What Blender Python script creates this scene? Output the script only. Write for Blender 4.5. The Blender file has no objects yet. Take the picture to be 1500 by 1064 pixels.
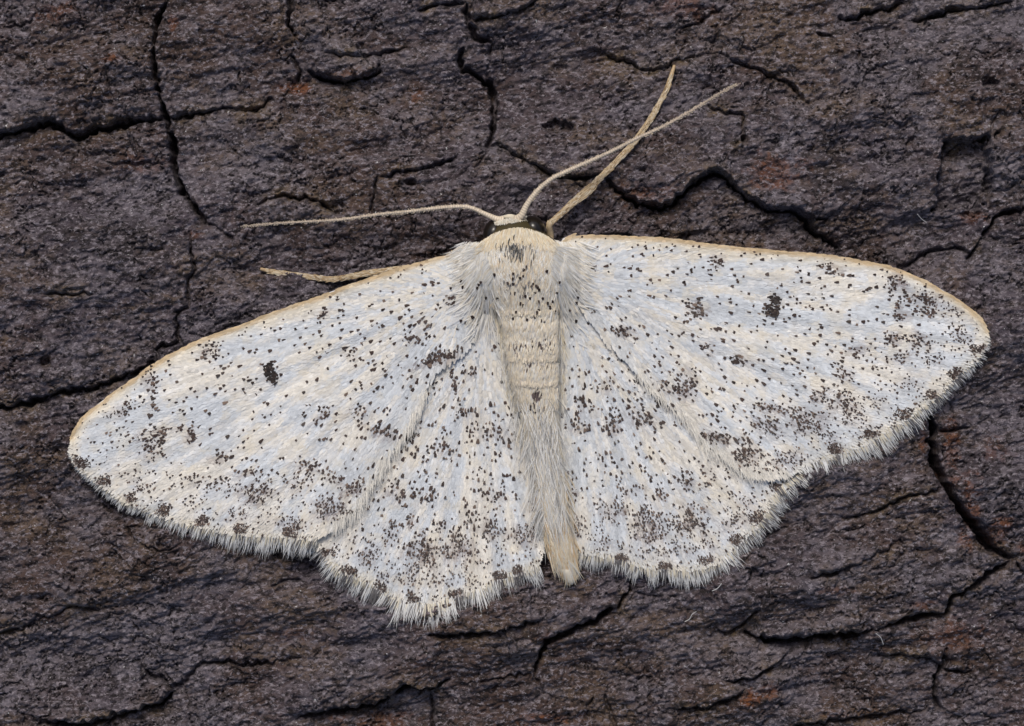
import bpy, math, heapq
import numpy as np

# ------------------------------------------------------------------ camera, sky, sun, exposure
# one Blender unit is one centimetre: a 2.7 cm moth on the bark of a log
scene = bpy.context.scene
scene.unit_settings.system = 'METRIC'
scene.unit_settings.scale_length = 0.01
C = scene.collection
CAM_D = 10.0
cam_data = bpy.data.cameras.new('camera')
cam_data.sensor_width = 36.0
cam_data.lens = 36.0 * CAM_D / 3.0
cam_data.clip_start = 0.05
cam_data.clip_end = 500.0
cam = bpy.data.objects.new('camera', cam_data)
cam.location = (0, 0, CAM_D)
cam.rotation_euler = (0, 0, 0)
C.objects.link(cam)
scene.camera = cam

SUN_EL, SUN_AZ = math.radians(56), math.radians(-12)      # azimuth from +Y towards +X
world = bpy.data.worlds.new('World')
scene.world = world
world.use_nodes = True
wn = world.node_tree.nodes
sky = wn.new('ShaderNodeTexSky')
sky.sky_type = 'NISHITA'
sky.sun_disc = False
sky.sun_elevation = SUN_EL
sky.sun_rotation = SUN_AZ
sky.air_density = 1.0
sky.dust_density = 4.0
sky.ozone_density = 1.0
wn['Background'].inputs['Strength'].default_value = 0.075
world.node_tree.links.new(sky.outputs['Color'], wn['Background'].inputs['Color'])
sun_data = bpy.data.lights.new('sun', 'SUN')
sun_data.energy = 1.5
sun_data.angle = math.radians(16)
sun_data.color = (1.0, 0.95, 0.88)
sun = bpy.data.objects.new('sun', sun_data)
from mathutils import Vector
sd = Vector((math.sin(SUN_AZ) * math.cos(SUN_EL), math.cos(SUN_AZ) * math.cos(SUN_EL), math.sin(SUN_EL)))
sun.rotation_euler = (-sd).to_track_quat('-Z', 'Y').to_euler()
sun.location = sd * 30
C.objects.link(sun)
scene.view_settings.view_transform = 'Standard'
scene.view_settings.look = 'None'
scene.view_settings.gamma = 1.0
scene.view_settings.use_curve_mapping = False
scene.view_settings.exposure = 0.42

# ------------------------------------------------------------------ helpers
rng = np.random.default_rng(11)
TAB = rng.random((8, 256, 256))
R_LOG = 9.0
S = 500.0                                                  # traced units per centimetre


def log_z(y):
    return np.sqrt(np.maximum(R_LOG ** 2 - y ** 2, 1.0)) - R_LOG


def W(px, py, h=0.0):
    """traced position (px, py) at height h above the log's round surface -> world"""
    px = np.asarray(px, float); py = np.asarray(py, float)
    y0 = (532.0 - py) / S
    z = log_z(y0) + h
    k = 1.0 - z / CAM_D
    return np.stack([(px - 750.0) / S * k, y0 * k, z + np.zeros_like(px)], -1)


def vnoise(x, y, period, seed=0):
    u = x / period + 37.3 * seed + 900; v = y / period + 91.7 * seed + 900
    iu = np.floor(u).astype(int); iv = np.floor(v).astype(int)
    fu = u - iu; fv = v - iv
    fu = fu * fu * fu * (fu * (fu * 6 - 15) + 10); fv = fv * fv * fv * (fv * (fv * 6 - 15) + 10)
    t = TAB[seed % 8]
    a = t[iu & 255, iv & 255]; b = t[(iu + 1) & 255, iv & 255]
    c = t[iu & 255, (iv + 1) & 255]; d = t[(iu + 1) & 255, (iv + 1) & 255]
    return (a * (1 - fu) + b * fu) * (1 - fv) + (c * (1 - fu) + d * fu) * fv - 0.5


def fbm(x, y, period, octaves, seed=0, gain=0.5):
    s = 0; a = 1.0
    for o in range(octaves):
        s = s + a * vnoise(x, y, period / 2 ** o, seed + o)
        a *= gain
    return s


def smooth(e0, e1, x):
    t = np.clip((x - e0) / (e1 - e0), 0, 1)
    return t * t * (3 - 2 * t)


def catmull(pts, n, closed=False):
    """evenly spaced points along a smooth curve through pts (any dimension)"""
    P = np.asarray(pts, float)
    if closed:
        P = np.vstack([P[-1], P, P[0], P[1]])
    else:
        P = np.vstack([2 * P[0] - P[1], P, 2 * P[-1] - P[-2]])
    out = []
    for i in range(1, len(P) - 2):
        t = np.linspace(0, 1, 24, endpoint=False)[:, None]
        p0, p1, p2, p3 = P[i - 1], P[i], P[i + 1], P[i + 2]
        out.append(0.5 * ((2 * p1) + (-p0 + p2) * t + (2 * p0 - 5 * p1 + 4 * p2 - p3) * t ** 2 + (-p0 + 3 * p1 - 3 * p2 + p3) * t ** 3))
    out.append(P[-2][None])
    Q = np.vstack(out)
    d = np.r_[0, np.cumsum(np.linalg.norm(np.diff(Q[:, :2], axis=0), axis=1))]
    s = np.linspace(0, d[-1], n + 1 if closed else n)
    if closed:
        s = s[:-1]
    return np.stack([np.interp(s, d, Q[:, k]) for k in range(Q.shape[1])], -1)


def inside(poly, x, y):
    r = np.zeros(x.shape, bool)
    j = len(poly) - 1
    for i in range(len(poly)):
        xi, yi = poly[i]; xj, yj = poly[j]
        if yi != yj:
            r ^= ((yi > y) != (yj > y)) & (x < (xj - xi) * (y - yi) / (yj - yi) + xi)
        j = i
    return r


def dist_poly(line, x, y):
    """distance of points to a polyline"""
    best = np.full(x.shape, 1e9)
    for (ax, ay), (bx, by) in zip(line[:-1], line[1:]):
        dx, dy = bx - ax, by - ay
        t = np.clip(((x - ax) * dx + (y - ay) * dy) / (dx * dx + dy * dy + 1e-9), 0, 1)
        best = np.minimum(best, (x - ax - t * dx) ** 2 + (y - ay - t * dy) ** 2)
    return np.sqrt(best)


def mesh_np(name, V, F, mat, parent=None, colors=None, smooth_shade=False, normals=None, attrs=None, kind=None):
    """V (n,3), F (m,k) with one k -> one mesh object"""
    V = np.asarray(V, np.float32); F = np.asarray(F, np.int32)
    me = bpy.data.meshes.new(name)
    me.vertices.add(len(V)); me.vertices.foreach_set('co', V.ravel())
    k = F.shape[1]
    me.loops.add(F.size); me.loops.foreach_set('vertex_index', F.ravel())
    me.polygons.add(len(F)); me.polygons.foreach_set('loop_start', np.arange(0, F.size, k, dtype=np.int32))
    me.update(calc_edges=True)
    if colors is not None:
        a = me.attributes.new('pigment', 'FLOAT_COLOR', 'POINT')
        c4 = np.ones((len(V), 4), np.float32); c4[:, :3] = colors
        a.data.foreach_set('color', c4.ravel())
    for an, av in (attrs or {}).items():
        a = me.attributes.new(an, 'FLOAT', 'POINT')
        a.data.foreach_set('value', np.asarray(av, np.float32))
    if smooth_shade:
        me.polygons.foreach_set('use_smooth', np.ones(len(F), bool))
    if normals is not None:
        me.normals_split_custom_set_from_vertices(np.asarray(normals, np.float32))
    me.materials.append(mat)
    o = bpy.data.objects.new(name, me)
    C.objects.link(o)
    if parent is not None:
        o.parent = parent
    if kind:
        o['kind'] = kind
    return o


def new_mat(name):
    m = bpy.data.materials.new(name); m.use_nodes = True
    nt = m.node_tree
    return m, nt, nt.nodes, nt.links, nt.nodes['Principled BSDF']


# ------------------------------------------------------------------ materials
def bark_material():
    m, nt, n, l, bs = new_mat('bark')
    tc = n.new('ShaderNodeTexCoord')
    mp = n.new('ShaderNodeMapping'); mp.inputs['Rotation'].default_value = (0, 0, math.radians(-10)); mp.inputs['Scale'].default_value = (0.62, 1.0, 1.0)
    l.new(tc.outputs['Object'], mp.inputs['Vector'])

    def noise(scale, detail=4, rough=0.6, src=mp):
        t = n.new('ShaderNodeTexNoise'); t.inputs['Scale'].default_value = scale
        t.inputs['Detail'].default_value = detail; t.inputs['Roughness'].default_value = rough
        l.new(src.outputs[0] if src is mp else src.outputs['Object'], t.inputs['Vector'])
        return t.outputs['Fac']

    def ramp(src, p0, p1):
        r = n.new('ShaderNodeMapRange'); r.interpolation_type = 'SMOOTHSTEP'
        r.inputs[1].default_value = p0; r.inputs[2].default_value = p1
        l.new(src, r.inputs[0]); return r.outputs[0]

    def mix(fac, a, b, scale=1.0):
        x = n.new('ShaderNodeMix'); x.data_type = 'RGBA'
        if scale != 1.0:
            q = n.new('ShaderNodeMath'); q.operation = 'MULTIPLY'; q.inputs[1].default_value = scale; l.new(fac, q.inputs[0]); fac = q.outputs[0]
        l.new(fac, x.inputs[0])
        for s, v in ((6, a), (7, b)):
            if isinstance(v, tuple): x.inputs[s].default_value = (*v, 1)
            else: l.new(v, x.inputs[s])
        return x.outputs[2]

    def attr(name):
        a = n.new('ShaderNodeAttribute'); a.attribute_name = name; return a.outputs['Fac']

    base = mix(ramp(noise(1.5, 6, .6), 0.42, 0.58), (0.070, 0.043, 0.035), (0.075, 0.060, 0.073))
    base = mix(ramp(noise(5, 7, .72), 0.48, 0.62), base, (0.132, 0.090, 0.062), 0.8)
    base = mix(ramp(noise(3.4, 7, .74), 0.52, 0.64), base, (0.017, 0.012, 0.013), 0.75)     # dark algae stains
    base = mix(ramp(noise(2.9, 7, .7, tc), 0.48, 0.62), base, (0.140, 0.124, 0.146), 0.78)  # violet grey bloom
    base = mix(attr('tan'), base, (0.165, 0.116, 0.068), 0.85)
    base = mix(attr('rust'), base, (0.165, 0.056, 0.018), 0.9)
    base = mix(ramp(noise(18, 7, 0.8), 0.47, 0.60), base, (0.165, 0.142, 0.160), 0.60)      # pale mineral specks
    base = mix(ramp(noise(60, 5, 0.8), 0.49, 0.57), base, (0.010, 0.007, 0.007), 0.85)      # dark grains
    base = mix(ramp(noise(95, 3, 0.75), 0.53, 0.62), base, (0.32, 0.285, 0.315), 0.66)      # pale grains
    base = mix(ramp(noise(64, 2, 0.6, tc), 0.73, 0.77), base, (0.6, 0.6, 0.6))              # rare bright crystals
    l.new(base, bs.inputs['Base Color'])
    bs.inputs['Roughness'].default_value = 0.72
    bs.inputs['Specular IOR Level'].default_value = 0.3
    b1 = n.new('ShaderNodeBump'); b1.inputs['Strength'].default_value = 0.9; b1.inputs['Distance'].default_value = 0.012
    l.new(noise(60, 6, 0.75), b1.inputs['Height'])
    l.new(b1.outputs[0], bs.inputs['Normal'])
    return m


def pigment_material(name, rough=0.55, spec=0.3, sheen=0.0, translucent=0.0):
    m, nt, n, l, bs = new_mat(name)
    a = n.new('ShaderNodeAttribute'); a.attribute_name = 'pigment'
    tc = n.new('ShaderNodeTexCoord')
    t = n.new('ShaderNodeTexNoise'); t.inputs['Scale'].default_value = 70; t.inputs['Detail'].default_value = 3
    l.new(tc.outputs['Object'], t.inputs['Vector'])
    r = n.new('ShaderNodeMapRange'); r.inputs[3].default_value = 0.86; r.inputs[4].default_value = 1.12
    l.new(t.outputs['Fac'], r.inputs[0])
    v = n.new('ShaderNodeVectorMath'); v.operation = 'SCALE'
    l.new(a.outputs['Color'], v.inputs[0]); l.new(r.outputs[0], v.inputs['Scale'])
    l.new(v.outputs[0], bs.inputs['Base Color'])
    bs.inputs['Roughness'].default_value = rough
    bs.inputs['Specular IOR Level'].default_value = spec
    if sheen:
        bs.inputs['Sheen Weight'].default_value = sheen
    if translucent:
        tr = n.new('ShaderNodeBsdfTranslucent'); l.new(v.outputs[0], tr.inputs['Color'])
        mx = n.new('ShaderNodeMixShader'); mx.inputs[0].default_value = translucent
        l.new(bs.outputs[0], mx.inputs[1]); l.new(tr.outputs[0], mx.inputs[2])
        l.new(mx.outputs[0], n['Material Output'].inputs['Surface'])
    return m


M_BARK = bark_material()
M_SCALE = pigment_material('wing_scale', 0.5, 0.35, 0.0, 0.12)
M_HAIR = pigment_material('moth_hair', 0.5, 0.3, 0.0, 0.30)
M_BODY = pigment_material('moth_body', 0.7, 0.2)
M_LEG = pigment_material('leg_cuticle', 0.5, 0.4)
M_EYE, _, _, _, eb = new_mat('compound_eye')
eb.inputs['Base Color'].default_value = (0.010, 0.007, 0.005, 1); eb.inputs['Roughness'].default_value = 0.28

# ------------------------------------------------------------------ traced outlines of the four wings
LF_COSTA = [(686, 377), (674, 371), (662, 372), (617, 384), (561, 401), (505, 420), (460, 437), (410, 454), (342, 480), (300, 495), (269, 509), (229, 531), (201, 551), (176, 568), (145, 591), (120, 613), (107, 634)]
LF_TERMEN = [(105, 650), (106, 666), (117, 685), (139, 702), (164, 721), (192, 738), (218, 747), (243, 758), (269, 764), (302, 772), (331, 778), (356, 781), (393, 784), (426, 785), (447, 788), (464, 789)]
LF_INNER = [(472, 786), (488, 773), (522, 744), (544, 704), (575, 657), (589, 639), (600, 622), (614, 594), (628, 563), (645, 537), (668, 520), (682, 509), (694, 480), (700, 420)]
RF_COSTA = [(822, 354), (841, 346), (881, 345), (932, 347), (983, 350), (1034, 357), (1084, 363), (1140, 368), (1213, 374), (1255, 381), (1297, 389), (1326, 398), (1354, 411), (1382, 426), (1410, 444), (1432, 461), (1444, 478)]
RF_TERMEN = [(1446, 493), (1440, 510), (1426, 529), (1410, 541), (1393, 557), (1377, 574), (1353, 592), (1330, 610), (1305, 626), (1283, 640), (1253, 655), (1227, 664), (1207, 671), (1190, 678), (1174, 686)]
RF_INNER = [(1160, 692), (1110, 697), (1076, 679), (1045, 656), (1020, 631), (1000, 605), (980, 589), (963, 574), (942, 553), (922, 533), (902, 513), (881, 490), (864, 470), (846, 442), (818, 400)]
LH_HIDDEN = [(721, 464), (690, 462), (640, 520), (560, 640), (492, 740)]
LH_TERMEN = [(457, 782), (463, 797), (477, 813), (497, 832), (522, 843), (553, 859), (581, 876), (606, 884), (637, 886), (656, 877), (677, 868), (703, 862), (719, 853), (748, 841), (770, 834), (788, 824)]
LH_INNER = [(795, 794), (789, 753), (783, 713), (773, 676), (762, 630), (752, 582), (738, 543), (727, 509)]
RH_HIDDEN = [(818, 454), (850, 440), (900, 490), (980, 555), (1080, 628), (1130, 670)]
RH_TERMEN = [(1172, 684), (1166, 694), (1152, 707), (1132, 727), (1118, 755), (1096, 780), (1079, 797), (1062, 815), (1042, 825), (1011, 833), (983, 832), (955, 831), (932, 826), (915, 819), (893, 814), (870, 811), (850, 806)]
RH_INNER = [(839, 788), (831, 755), (826, 715), (822, 673), (818, 631), (816, 584), (818, 533), (820, 482)]

# ------------------------------------------------------------------ bark
# cracks: (width, depth, step, points); step > 0: the side above the line (drawn left to right) is the higher plate
CR = [
 (10, .16, .00, [(243, -20), (243, 0), (230, 33), (225, 67), (228, 100), (232, 133), (240, 167), (248, 193), (253, 227), (258, 260), (277, 293), (300, 327)]),
 (4, .06, .00, [(300, 327), (318, 336), (333, 343), (342, 352)]),
 (13, .11, .035, [(-40, 205), (0, 197), (33, 188), (73, 178), (92, 192), (112, 198), (133, 190), (173, 182), (213, 175), (240, 173)]),
 (7, .07, .012, [(240, 173), (293, 163), (333, 157), (367, 160), (385, 155), (395, 143)]),
 (8, .10, .00, [(425, -20), (425, 0), (425, 43), (437, 58)]), (4, .06, 0, [(424, 80), (437, 100), (435, 122)]),
 (9, .09, .055, [(453, 103), (473, 112), (500, 118), (525, 114), (552, 106), (556, 96)]),
 (8, .08, .00, [(683, 3), (686, 25), (688, 37), (700, 55), (722, 63), (717, 77)]),
 (5, .06, .01, [(613, 17), (647, 8), (683, 7)]), (6, .06, .03, [(687, 27), (720, 26), (754, 17), (794, -4)]),
 (8, .11, .00, [(678, 70), (675, 88), (683, 103), (710, 117), (722, 137), (724, 167), (720, 193), (713, 213)]),
 (5, .06, .00, [(713, 213), (707, 233), (693, 250), (667, 258)]),
 (7, .08, .02, [(713, 213), (733, 215), (750, 225), (773, 238), (797, 248), (812, 258), (840, 262), (873, 258)]),
 (9, .10, .055, [(890, 264), (900, 275), (913, 287), (947, 302), (977, 303), (993, 288), (1017, 270), (1047, 253), (1073, 270), (1100, 293), (1133, 307), (1163, 307), (1183, 320), (1197, 340), (1230, 362)]),
 (5, .06, .00, [(1000, 313), (1012, 332), (1004, 352)]),
 (6, .07, .015, [(553, 257), (593, 252), (633, 245), (667, 232)]), (6, .05, 0, [(503, 250), (523, 267)]), (4, .06, 0, [(553, 260), (548, 283), (543, 310)]),
 (7, .06, -.02, [(380, 300), (400, 291), (433, 290), (460, 293), (483, 307), (503, 317)]),
 (5, .07, .015, [(873, 57), (900, 83), (930, 90), (940, 102), (977, 97), (993, 85), (1037, 78)]), (5, .07, 0, [(1048, 40), (1047, 60), (1043, 78)]),
 (5, .06, .01, [(1037, 78), (1048, 77), (1077, 87), (1107, 100), (1133, 113), (1157, 122), (1173, 140), (1187, 160)]),
 (4, .06, 0, [(1040, 85), (1042, 120), (1027, 140), (1024, 150)]), (4, .06, .01, [(1033, 155), (1060, 165), (1087, 168), (1088, 187), (1077, 213), (1074, 230)]),
 (8, .07, .03, [(1235, 26), (1283, 15), (1325, 1)]), (7, .07, .03, [(1333, 29), (1367, 22), (1400, 12), (1450, 7), (1490, -4)]),
 (3, .05, 0, [(1197, 47), (1217, 53), (1230, 63)]),
 (4, .06, 0, [(1463, 163), (1451, 195), (1449, 233), (1450, 300)]), (6, .05, .02, [(1388, 222), (1410, 208), (1447, 200)]),
 (8, .08, .02, [(1421, 378), (1447, 340), (1467, 316), (1505, 305)]), (6, .07, 0, [(1318, 394), (1340, 385), (1354, 372), (1396, 363), (1425, 372)]),
 (16, .20, .00, [(1358, 596), (1364, 613), (1367, 643), (1374, 687), (1390, 720), (1410, 750), (1430, 780), (1453, 803), (1484, 817)]),
 (6, .08, 0, [(1484, 817), (1492, 830), (1520, 842)]), (5, .06, 0, [(1484, 817), (1500, 800), (1515, 796)]),
 (8, .08, .02, [(1277, 924), (1307, 914), (1350, 902), (1387, 897), (1394, 877), (1430, 857), (1450, 838), (1484, 820)]),
 (14, .11, .06, [(1095, 930), (1110, 936), (1133, 939), (1167, 937), (1200, 934), (1233, 930), (1277, 924)]),
 (5, .06, .015, [(1050, 920), (1063, 929), (1087, 917), (1113, 893)]),
 (4, .06, 0, [(1377, 633), (1413, 628), (1447, 617), (1480, 610)]), (4.5, .06, .01, [(1240, 760), (1287, 747), (1320, 730), (1353, 723), (1374, 715)]),
 (3, .05, 0, [(1120, 790), (1147, 774), (1177, 767)]), (5, .06, .012, [(1187, 847), (1233, 834), (1267, 820), (1293, 804), (1317, 790)]), (3, .04, 0, [(1317, 790), (1324, 804)]),
 (2.5, .04, 0, [(1217, 783), (1253, 777)]), (7, .07, .03, [(980, 1040), (1000, 1039), (1033, 1037), (1067, 1027), (1093, 1010)]),
 (8, .08, 0, [(1387, 955), (1385, 975), (1375, 997), (1373, 1027), (1387, 1043)]), (5, .06, .02, [(1060, 1000), (1110, 993), (1143, 970), (1163, 955)]),
 (5, .06, .02, [(1280, 965), (1320, 960), (1353, 962), (1393, 983), (1427, 987)]), (2.5, .04, 0, [(1290, 987), (1303, 1005)]),
 (8, .10, .015, [(783, 993), (788, 977), (793, 950), (810, 937), (833, 924), (867, 910), (897, 893), (920, 870), (924, 850)]), (5, .06, 0, [(783, 993), (790, 1010), (810, 1027)]),
 (7, .06, .035, [(630, 930), (683, 930), (717, 928), (743, 920), (787, 910)]), (3.5, .05, 0, [(673, 1007), (707, 1000), (747, 992), (777, 988)]),
 (10, .08, .055, [(440, 1050), (500, 1039), (540, 1034), (573, 1020), (590, 1008), (627, 1010), (657, 997)]), (5, .07, 0, [(628, 1012), (633, 1043), (634, 1080)]),
 (5, .06, 0, [(887, 1020), (893, 1040), (902, 1064)]), (3, .04, 0, [(930, 867), (967, 875), (997, 873)]),
 (5, .06, .015, [(-20, 932), (0, 927), (33, 920), (47, 907), (80, 902), (100, 890), (120, 888), (144, 894)]),
 (5.5, .07, .0, [(200, 968), (213, 987), (227, 995), (253, 1005), (270, 1003), (277, 990), (293, 975), (327, 972), (360, 977), (413, 968), (440, 964)]),
 (9, .08, .05, [(60, 1060), (84, 1057), (133, 1058), (173, 1048), (207, 1038), (233, 1030), (264, 1006)]),
 (3, .05, 0, [(190, 775), (197, 787), (207, 798), (227, 800), (240, 810), (260, 800)]), (2.5, .04, 0, [(397, 860), (420, 853), (440, 850)]), (2.5, .04, 0, [(297, 860), (323, 843)]),
 (8, .09, .025, [(-30, 600), (0, 597), (60, 584), (94, 573), (130, 570), (159, 560), (195, 546), (222, 532)]),
 (4, .07, 0, [(277, 340), (280, 368), (285, 396), (273, 413), (277, 433), (278, 450), (259, 458), (261, 481), (261, 501), (240, 506), (229, 510), (232, 530)]),
 (3, .05, .01, [(60, 432), (88, 429), (111, 433), (142, 431)]), (2.5, .04, 0, [(123, 173), (134, 150), (143, 127)]),
 (4, .05, 0, [(-10, 39), (37, 35), (52, 20), (52, -20)]),
 (4, .05, .01, [(470, 75), (510, 80), (560, 76), (600, 70)]), (4, .05, 0, [(150, 235), (190, 240), (245, 237)]),
 (3, .05, 0, [(1000, 40), (1030, 30), (1060, 10)]), (3, .04, 0, [(870, 1064), (860, 1040), (872, 1020)]),
 (5, .05, .02, [(1130, 1075), (1200, 1062), (1290, 1050), (1360, 1044)]),
]
RUST = [(85, 18, 26, 14, .6), (170, 88, 16, 8, .9), (255, 30, 8, 12, .6), (430, 128, 28, 8, .9), (610, 140, 14, 16, .6), (510, 108, 30, 9, .45), (945, 288, 44, 16, .55), (1130, 255, 44, 26, .75),
        (1430, 318, 34, 10, .7), (1352, 640, 7, 26, .8), (1392, 655, 14, 46, .75), (1420, 740, 14, 44, .75), (1462, 780, 18, 18, .8), (1412, 790, 14, 18, .8), (1100, 1024, 16, 12, 1.), (1127, 1014, 14, 11, .7),
        (1350, 885, 18, 10, .7), (1400, 930, 40, 26, .5), (1270, 1050, 60, 12, .3), (560, 1056, 80, 12, .5), (790, 1056, 60, 12, .8), (800, 935, 20, 8, .5), (285, 345, 16, 9, .7),
        (620, 820 + 148, 12, 10, .4), (1460, 660, 26, 20, .4), (1495, 800, 10, 16, .7), (210, 238, 40, 12, .35), (1000, 10, 40, 20, .5), (430, 930, 30, 10, .35), (1225, 865, 24, 6, .5)]


def axis(lo, hi, step, far):
    inner = np.arange(lo, hi + step / 2, step)
    ext = []; s = step; p = inner[-1]
    while p < far:
        s *= 1.09; p += s; ext.append(p)
    ext = np.array(ext)
    return np.r_[(lo - (ext - inner[-1]))[::-1], inner, ext]


def build_bark():
    xs = axis(-1.56, 1.56, 0.0033, 7.5); ys = axis(-1.13, 1.13, 0.0033, 7.5)
    nx, ny = len(xs), len(ys)
    X, Y = np.meshgrid(xs, ys)
    B = log_z(Y); k = 1 - B / CAM_D
    PX = 750 + S * X / k; PY = 532 - S * Y / k
    # grain coordinates: the fibres rise slightly to the right
    a = math.radians(10)
    G = X * math.cos(a) + Y * math.sin(a); Q = -X * math.sin(a) + Y * math.cos(a)
    H = 0.060 * fbm(G * .5, Q, 0.6, 3, 1) + 0.034 * fbm(G * .45, Q, 0.17, 3, 2) + 0.016 * fbm(G * .5, Q, 0.05, 4, 3, .65)
    H += 0.0060 * vnoise(G * .6, Q, 0.017, 4) + 0.0065 * vnoise(X, Y, 0.0095, 5) + 0.004 * rng.uniform(-.5, .5, X.shape)
    pits = smooth(.20, .42, vnoise(G * .7, Q, .026, 6) + .3 * vnoise(X, Y, .009, 1)); H -= 0.008 * pits * smooth(-.1, .25, fbm(X, Y, .3, 2, 3))
    terr = fbm(G * .4, Q, .30, 6, 2, .62) * 7                                  # thin overlapping flakes: low terraces
    H += 0.0105 * (np.floor(terr) + smooth(.25, .75, terr - np.floor(terr)))
    # fine craquelure
    wx = X + .07 * fbm(X, Y, .07, 4, 3, .6); wy = Y + .07 * fbm(X, Y, .07, 4, 6, .6)
    u, v = wx / .085, wy / .060
    iu, iv = np.floor(u).astype(int), np.floor(v).astype(int)
    f1 = np.full(X.shape, 9.); f2 = f1.copy()
    for dx in (-1, 0, 1):
        for dy in (-1, 0, 1):
            cx, cy = iu + dx, iv + dy
            d = np.hypot(cx + TAB[0][cx & 255, cy & 255] - u, cy + TAB[1][cx & 255, cy & 255] - v)
            f2 = np.minimum(f2, np.maximum(f1, d)); f1 = np.minimum(f1, d)
    crz = smooth(.075, .0, f2 - f1) * smooth(-.06, .20, fbm(X, Y, .12, 4, 5, .7))
    H -= 0.017 * crz
    inview = (np.abs(xs) < 1.62), (np.abs(ys) < 1.2)
    x0, x1 = np.where(inview[0])[0][[0, -1]]; y0, y1 = np.where(inview[1])[0][[0, -1]]
    sx = slice(x0, x1 + 1); sy = slice(y0, y1 + 1)
    px = PX[sy, sx]; py = PY[sy, sx]
    rag = 7.5 * fbm(px, py, 8, 2, 1, .7) + 8.0 * fbm(px, py, 26, 2, 4)
    crack = np.zeros_like(px); step = np.zeros_like(px); tan = np.zeros_like(px)
    pitch = 500 * 0.0033
    for ci, (w, dep, st, pts) in enumerate(CR):
        dep = dep * (.65 if w < 7 else .9)
        L = catmull(pts, max(4, int(np.sum(np.hypot(*np.diff(np.array(pts, float), axis=0).T)) / 7)))
        L[1:-1] += rng.normal(0, 1.7, L[1:-1].shape)
        m = 12 + w * 2 + (75 if st else 10)
        ix0 = max(0, int((L[:, 0].min() - m - px[0, 0]) / pitch)); ix1 = min(px.shape[1], int((L[:, 0].max() + m - px[0, 0]) / pitch) + 2)
        iy1 = min(px.shape[0], int((py[0, 0] - L[:, 1].min() + m) / pitch) + 2); iy0 = max(0, int((py[0, 0] - L[:, 1].max() - m) / pitch))
        if ix1 <= ix0 or iy1 <= iy0: continue
        sl = (slice(iy0, iy1), slice(ix0, ix1))
        x = px[sl]; y = py[sl]
        best = np.full(x.shape, 1e9); side = np.zeros_like(x); tt = np.zeros_like(x)
        n = len(L) - 1
        for i in range(n):
            ax, ay = L[i]; dx, dy = L[i + 1] - L[i]; ll = dx * dx + dy * dy + 1e-9
            t = np.clip(((x - ax) * dx + (y - ay) * dy) / ll, 0, 1)
            d = (x - ax - t * dx) ** 2 + (y - ay - t * dy) ** 2
            q = d < best
            best = np.where(q, d, best)
            side = np.where(q, np.sign((x - ax) * dy - (y - ay) * dx), side)   # + above the line
            tt = np.where(q, (i + t) / n, tt)
        d = np.sqrt(best)
        r = rag[sl] * min(1.0, w / 9)
        taper = (smooth(-.02, .12, tt) * smooth(1.02, .88, tt) * .55 + .45) * ((.42 if w < 8 else .72) + (.58 if w < 8 else .28) * smooth(-.28, .10, vnoise(x, y, 48, (ci + 3) % 8) + .10 * (w > 8)))
        hw = .40 * w * taper * (1 + 1.5 * vnoise(x, y, 17, ci % 8))
        dd = d + r * .42
        c = dep * taper * smooth(hw + 1.9, max(0.25, 0.12 * w) * .5, dd)
        crack[sl] = np.maximum(crack[sl], c)
        crack[sl] = np.maximum(crack[sl], .009 * np.exp(-np.maximum(d + r - hw, 0) / 5) * (w / 8))   # softly rounded lips
        if st:
            ends = smooth(0, .15, tt) * smooth(1, .85, tt)
            up = (side * np.sign(st) > 0)
            step[sl] += np.where(up, abs(st) * np.exp(-d / 34) * ends, -abs(st) * .45 * np.exp(-d / 30) * ends)
            tan[sl] = np.maximum(tan[sl], ends * np.exp(-np.maximum(d + 1.4 * r - 2, 0) / 9))
    # the shallow scar where a flake has come off, and small holes
    scar = smooth(1.12, .88, np.maximum(np.abs(px - 1412 + .12 * (py - 255)) / 37, np.abs(py - 256) / 52) + .3 * rag / 10)
    step -= .080 * scar
    for hx, hy, ha, hb in ((68, 532, 11, 9), (1450, 123, 12, 6), (815, 185, 20, 9), (1088, 205, 5, 8), (600, 268, 12, 7)):
        step -= .05 * smooth(1.2, .5, np.hypot((px - hx) / ha, (py - hy) / hb) + .06 * rag)
    Hs = H[sy, sx] + step - crack
    # the bark below the moth stays clear of its wings
    under = np.zeros(px.shape, bool)
    for o in (LF_COSTA + LF_TERMEN + LF_INNER, RF_COSTA + RF_TERMEN + RF_INNER, LH_HIDDEN + LH_TERMEN + LH_INNER, RH_HIDDEN + RH_TERMEN + RH_INNER):
        under |= inside(o, px, py)
    u2 = under.astype(float)
    for _ in range(3):                                                          # widen and soften
        kx = 9
        cs = np.cumsum(np.pad(u2, ((0, 0), (kx, kx)), mode='edge'), axis=1); u2 = (cs[:, 2 * kx:] - np.pad(cs, ((0, 0), (1, 0)))[:, :px.shape[1]]) / (2 * kx + 1)
        cs = np.cumsum(np.pad(u2, ((kx, kx), (0, 0)), mode='edge'), axis=0); u2 = (cs[2 * kx:] - np.pad(cs, ((1, 0), (0, 0)))[:px.shape[0]]) / (2 * kx + 1)
    lim = .012 + (1 - smooth(0, .5, u2)) * .2
    Hs = np.where(Hs > lim, lim + .1 * (Hs - lim), Hs)
    H[sy, sx] = Hs
    Z = B + H
    rust = np.zeros_like(X); tanf = np.zeros_like(X)
    rs = np.zeros_like(px)
    for rx, ry, ra, rb, am in RUST:
        rs = np.maximum(rs, am * smooth(1.25, .35, np.hypot((px - rx) / ra, (py - ry) / rb) + .09 * rag))
    rust[sy, sx] = rs; tanf[sy, sx] = np.clip(tan, 0, 1) * smooth(-.25, .2, fbm(px, py, 30, 3, 7))
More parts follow.
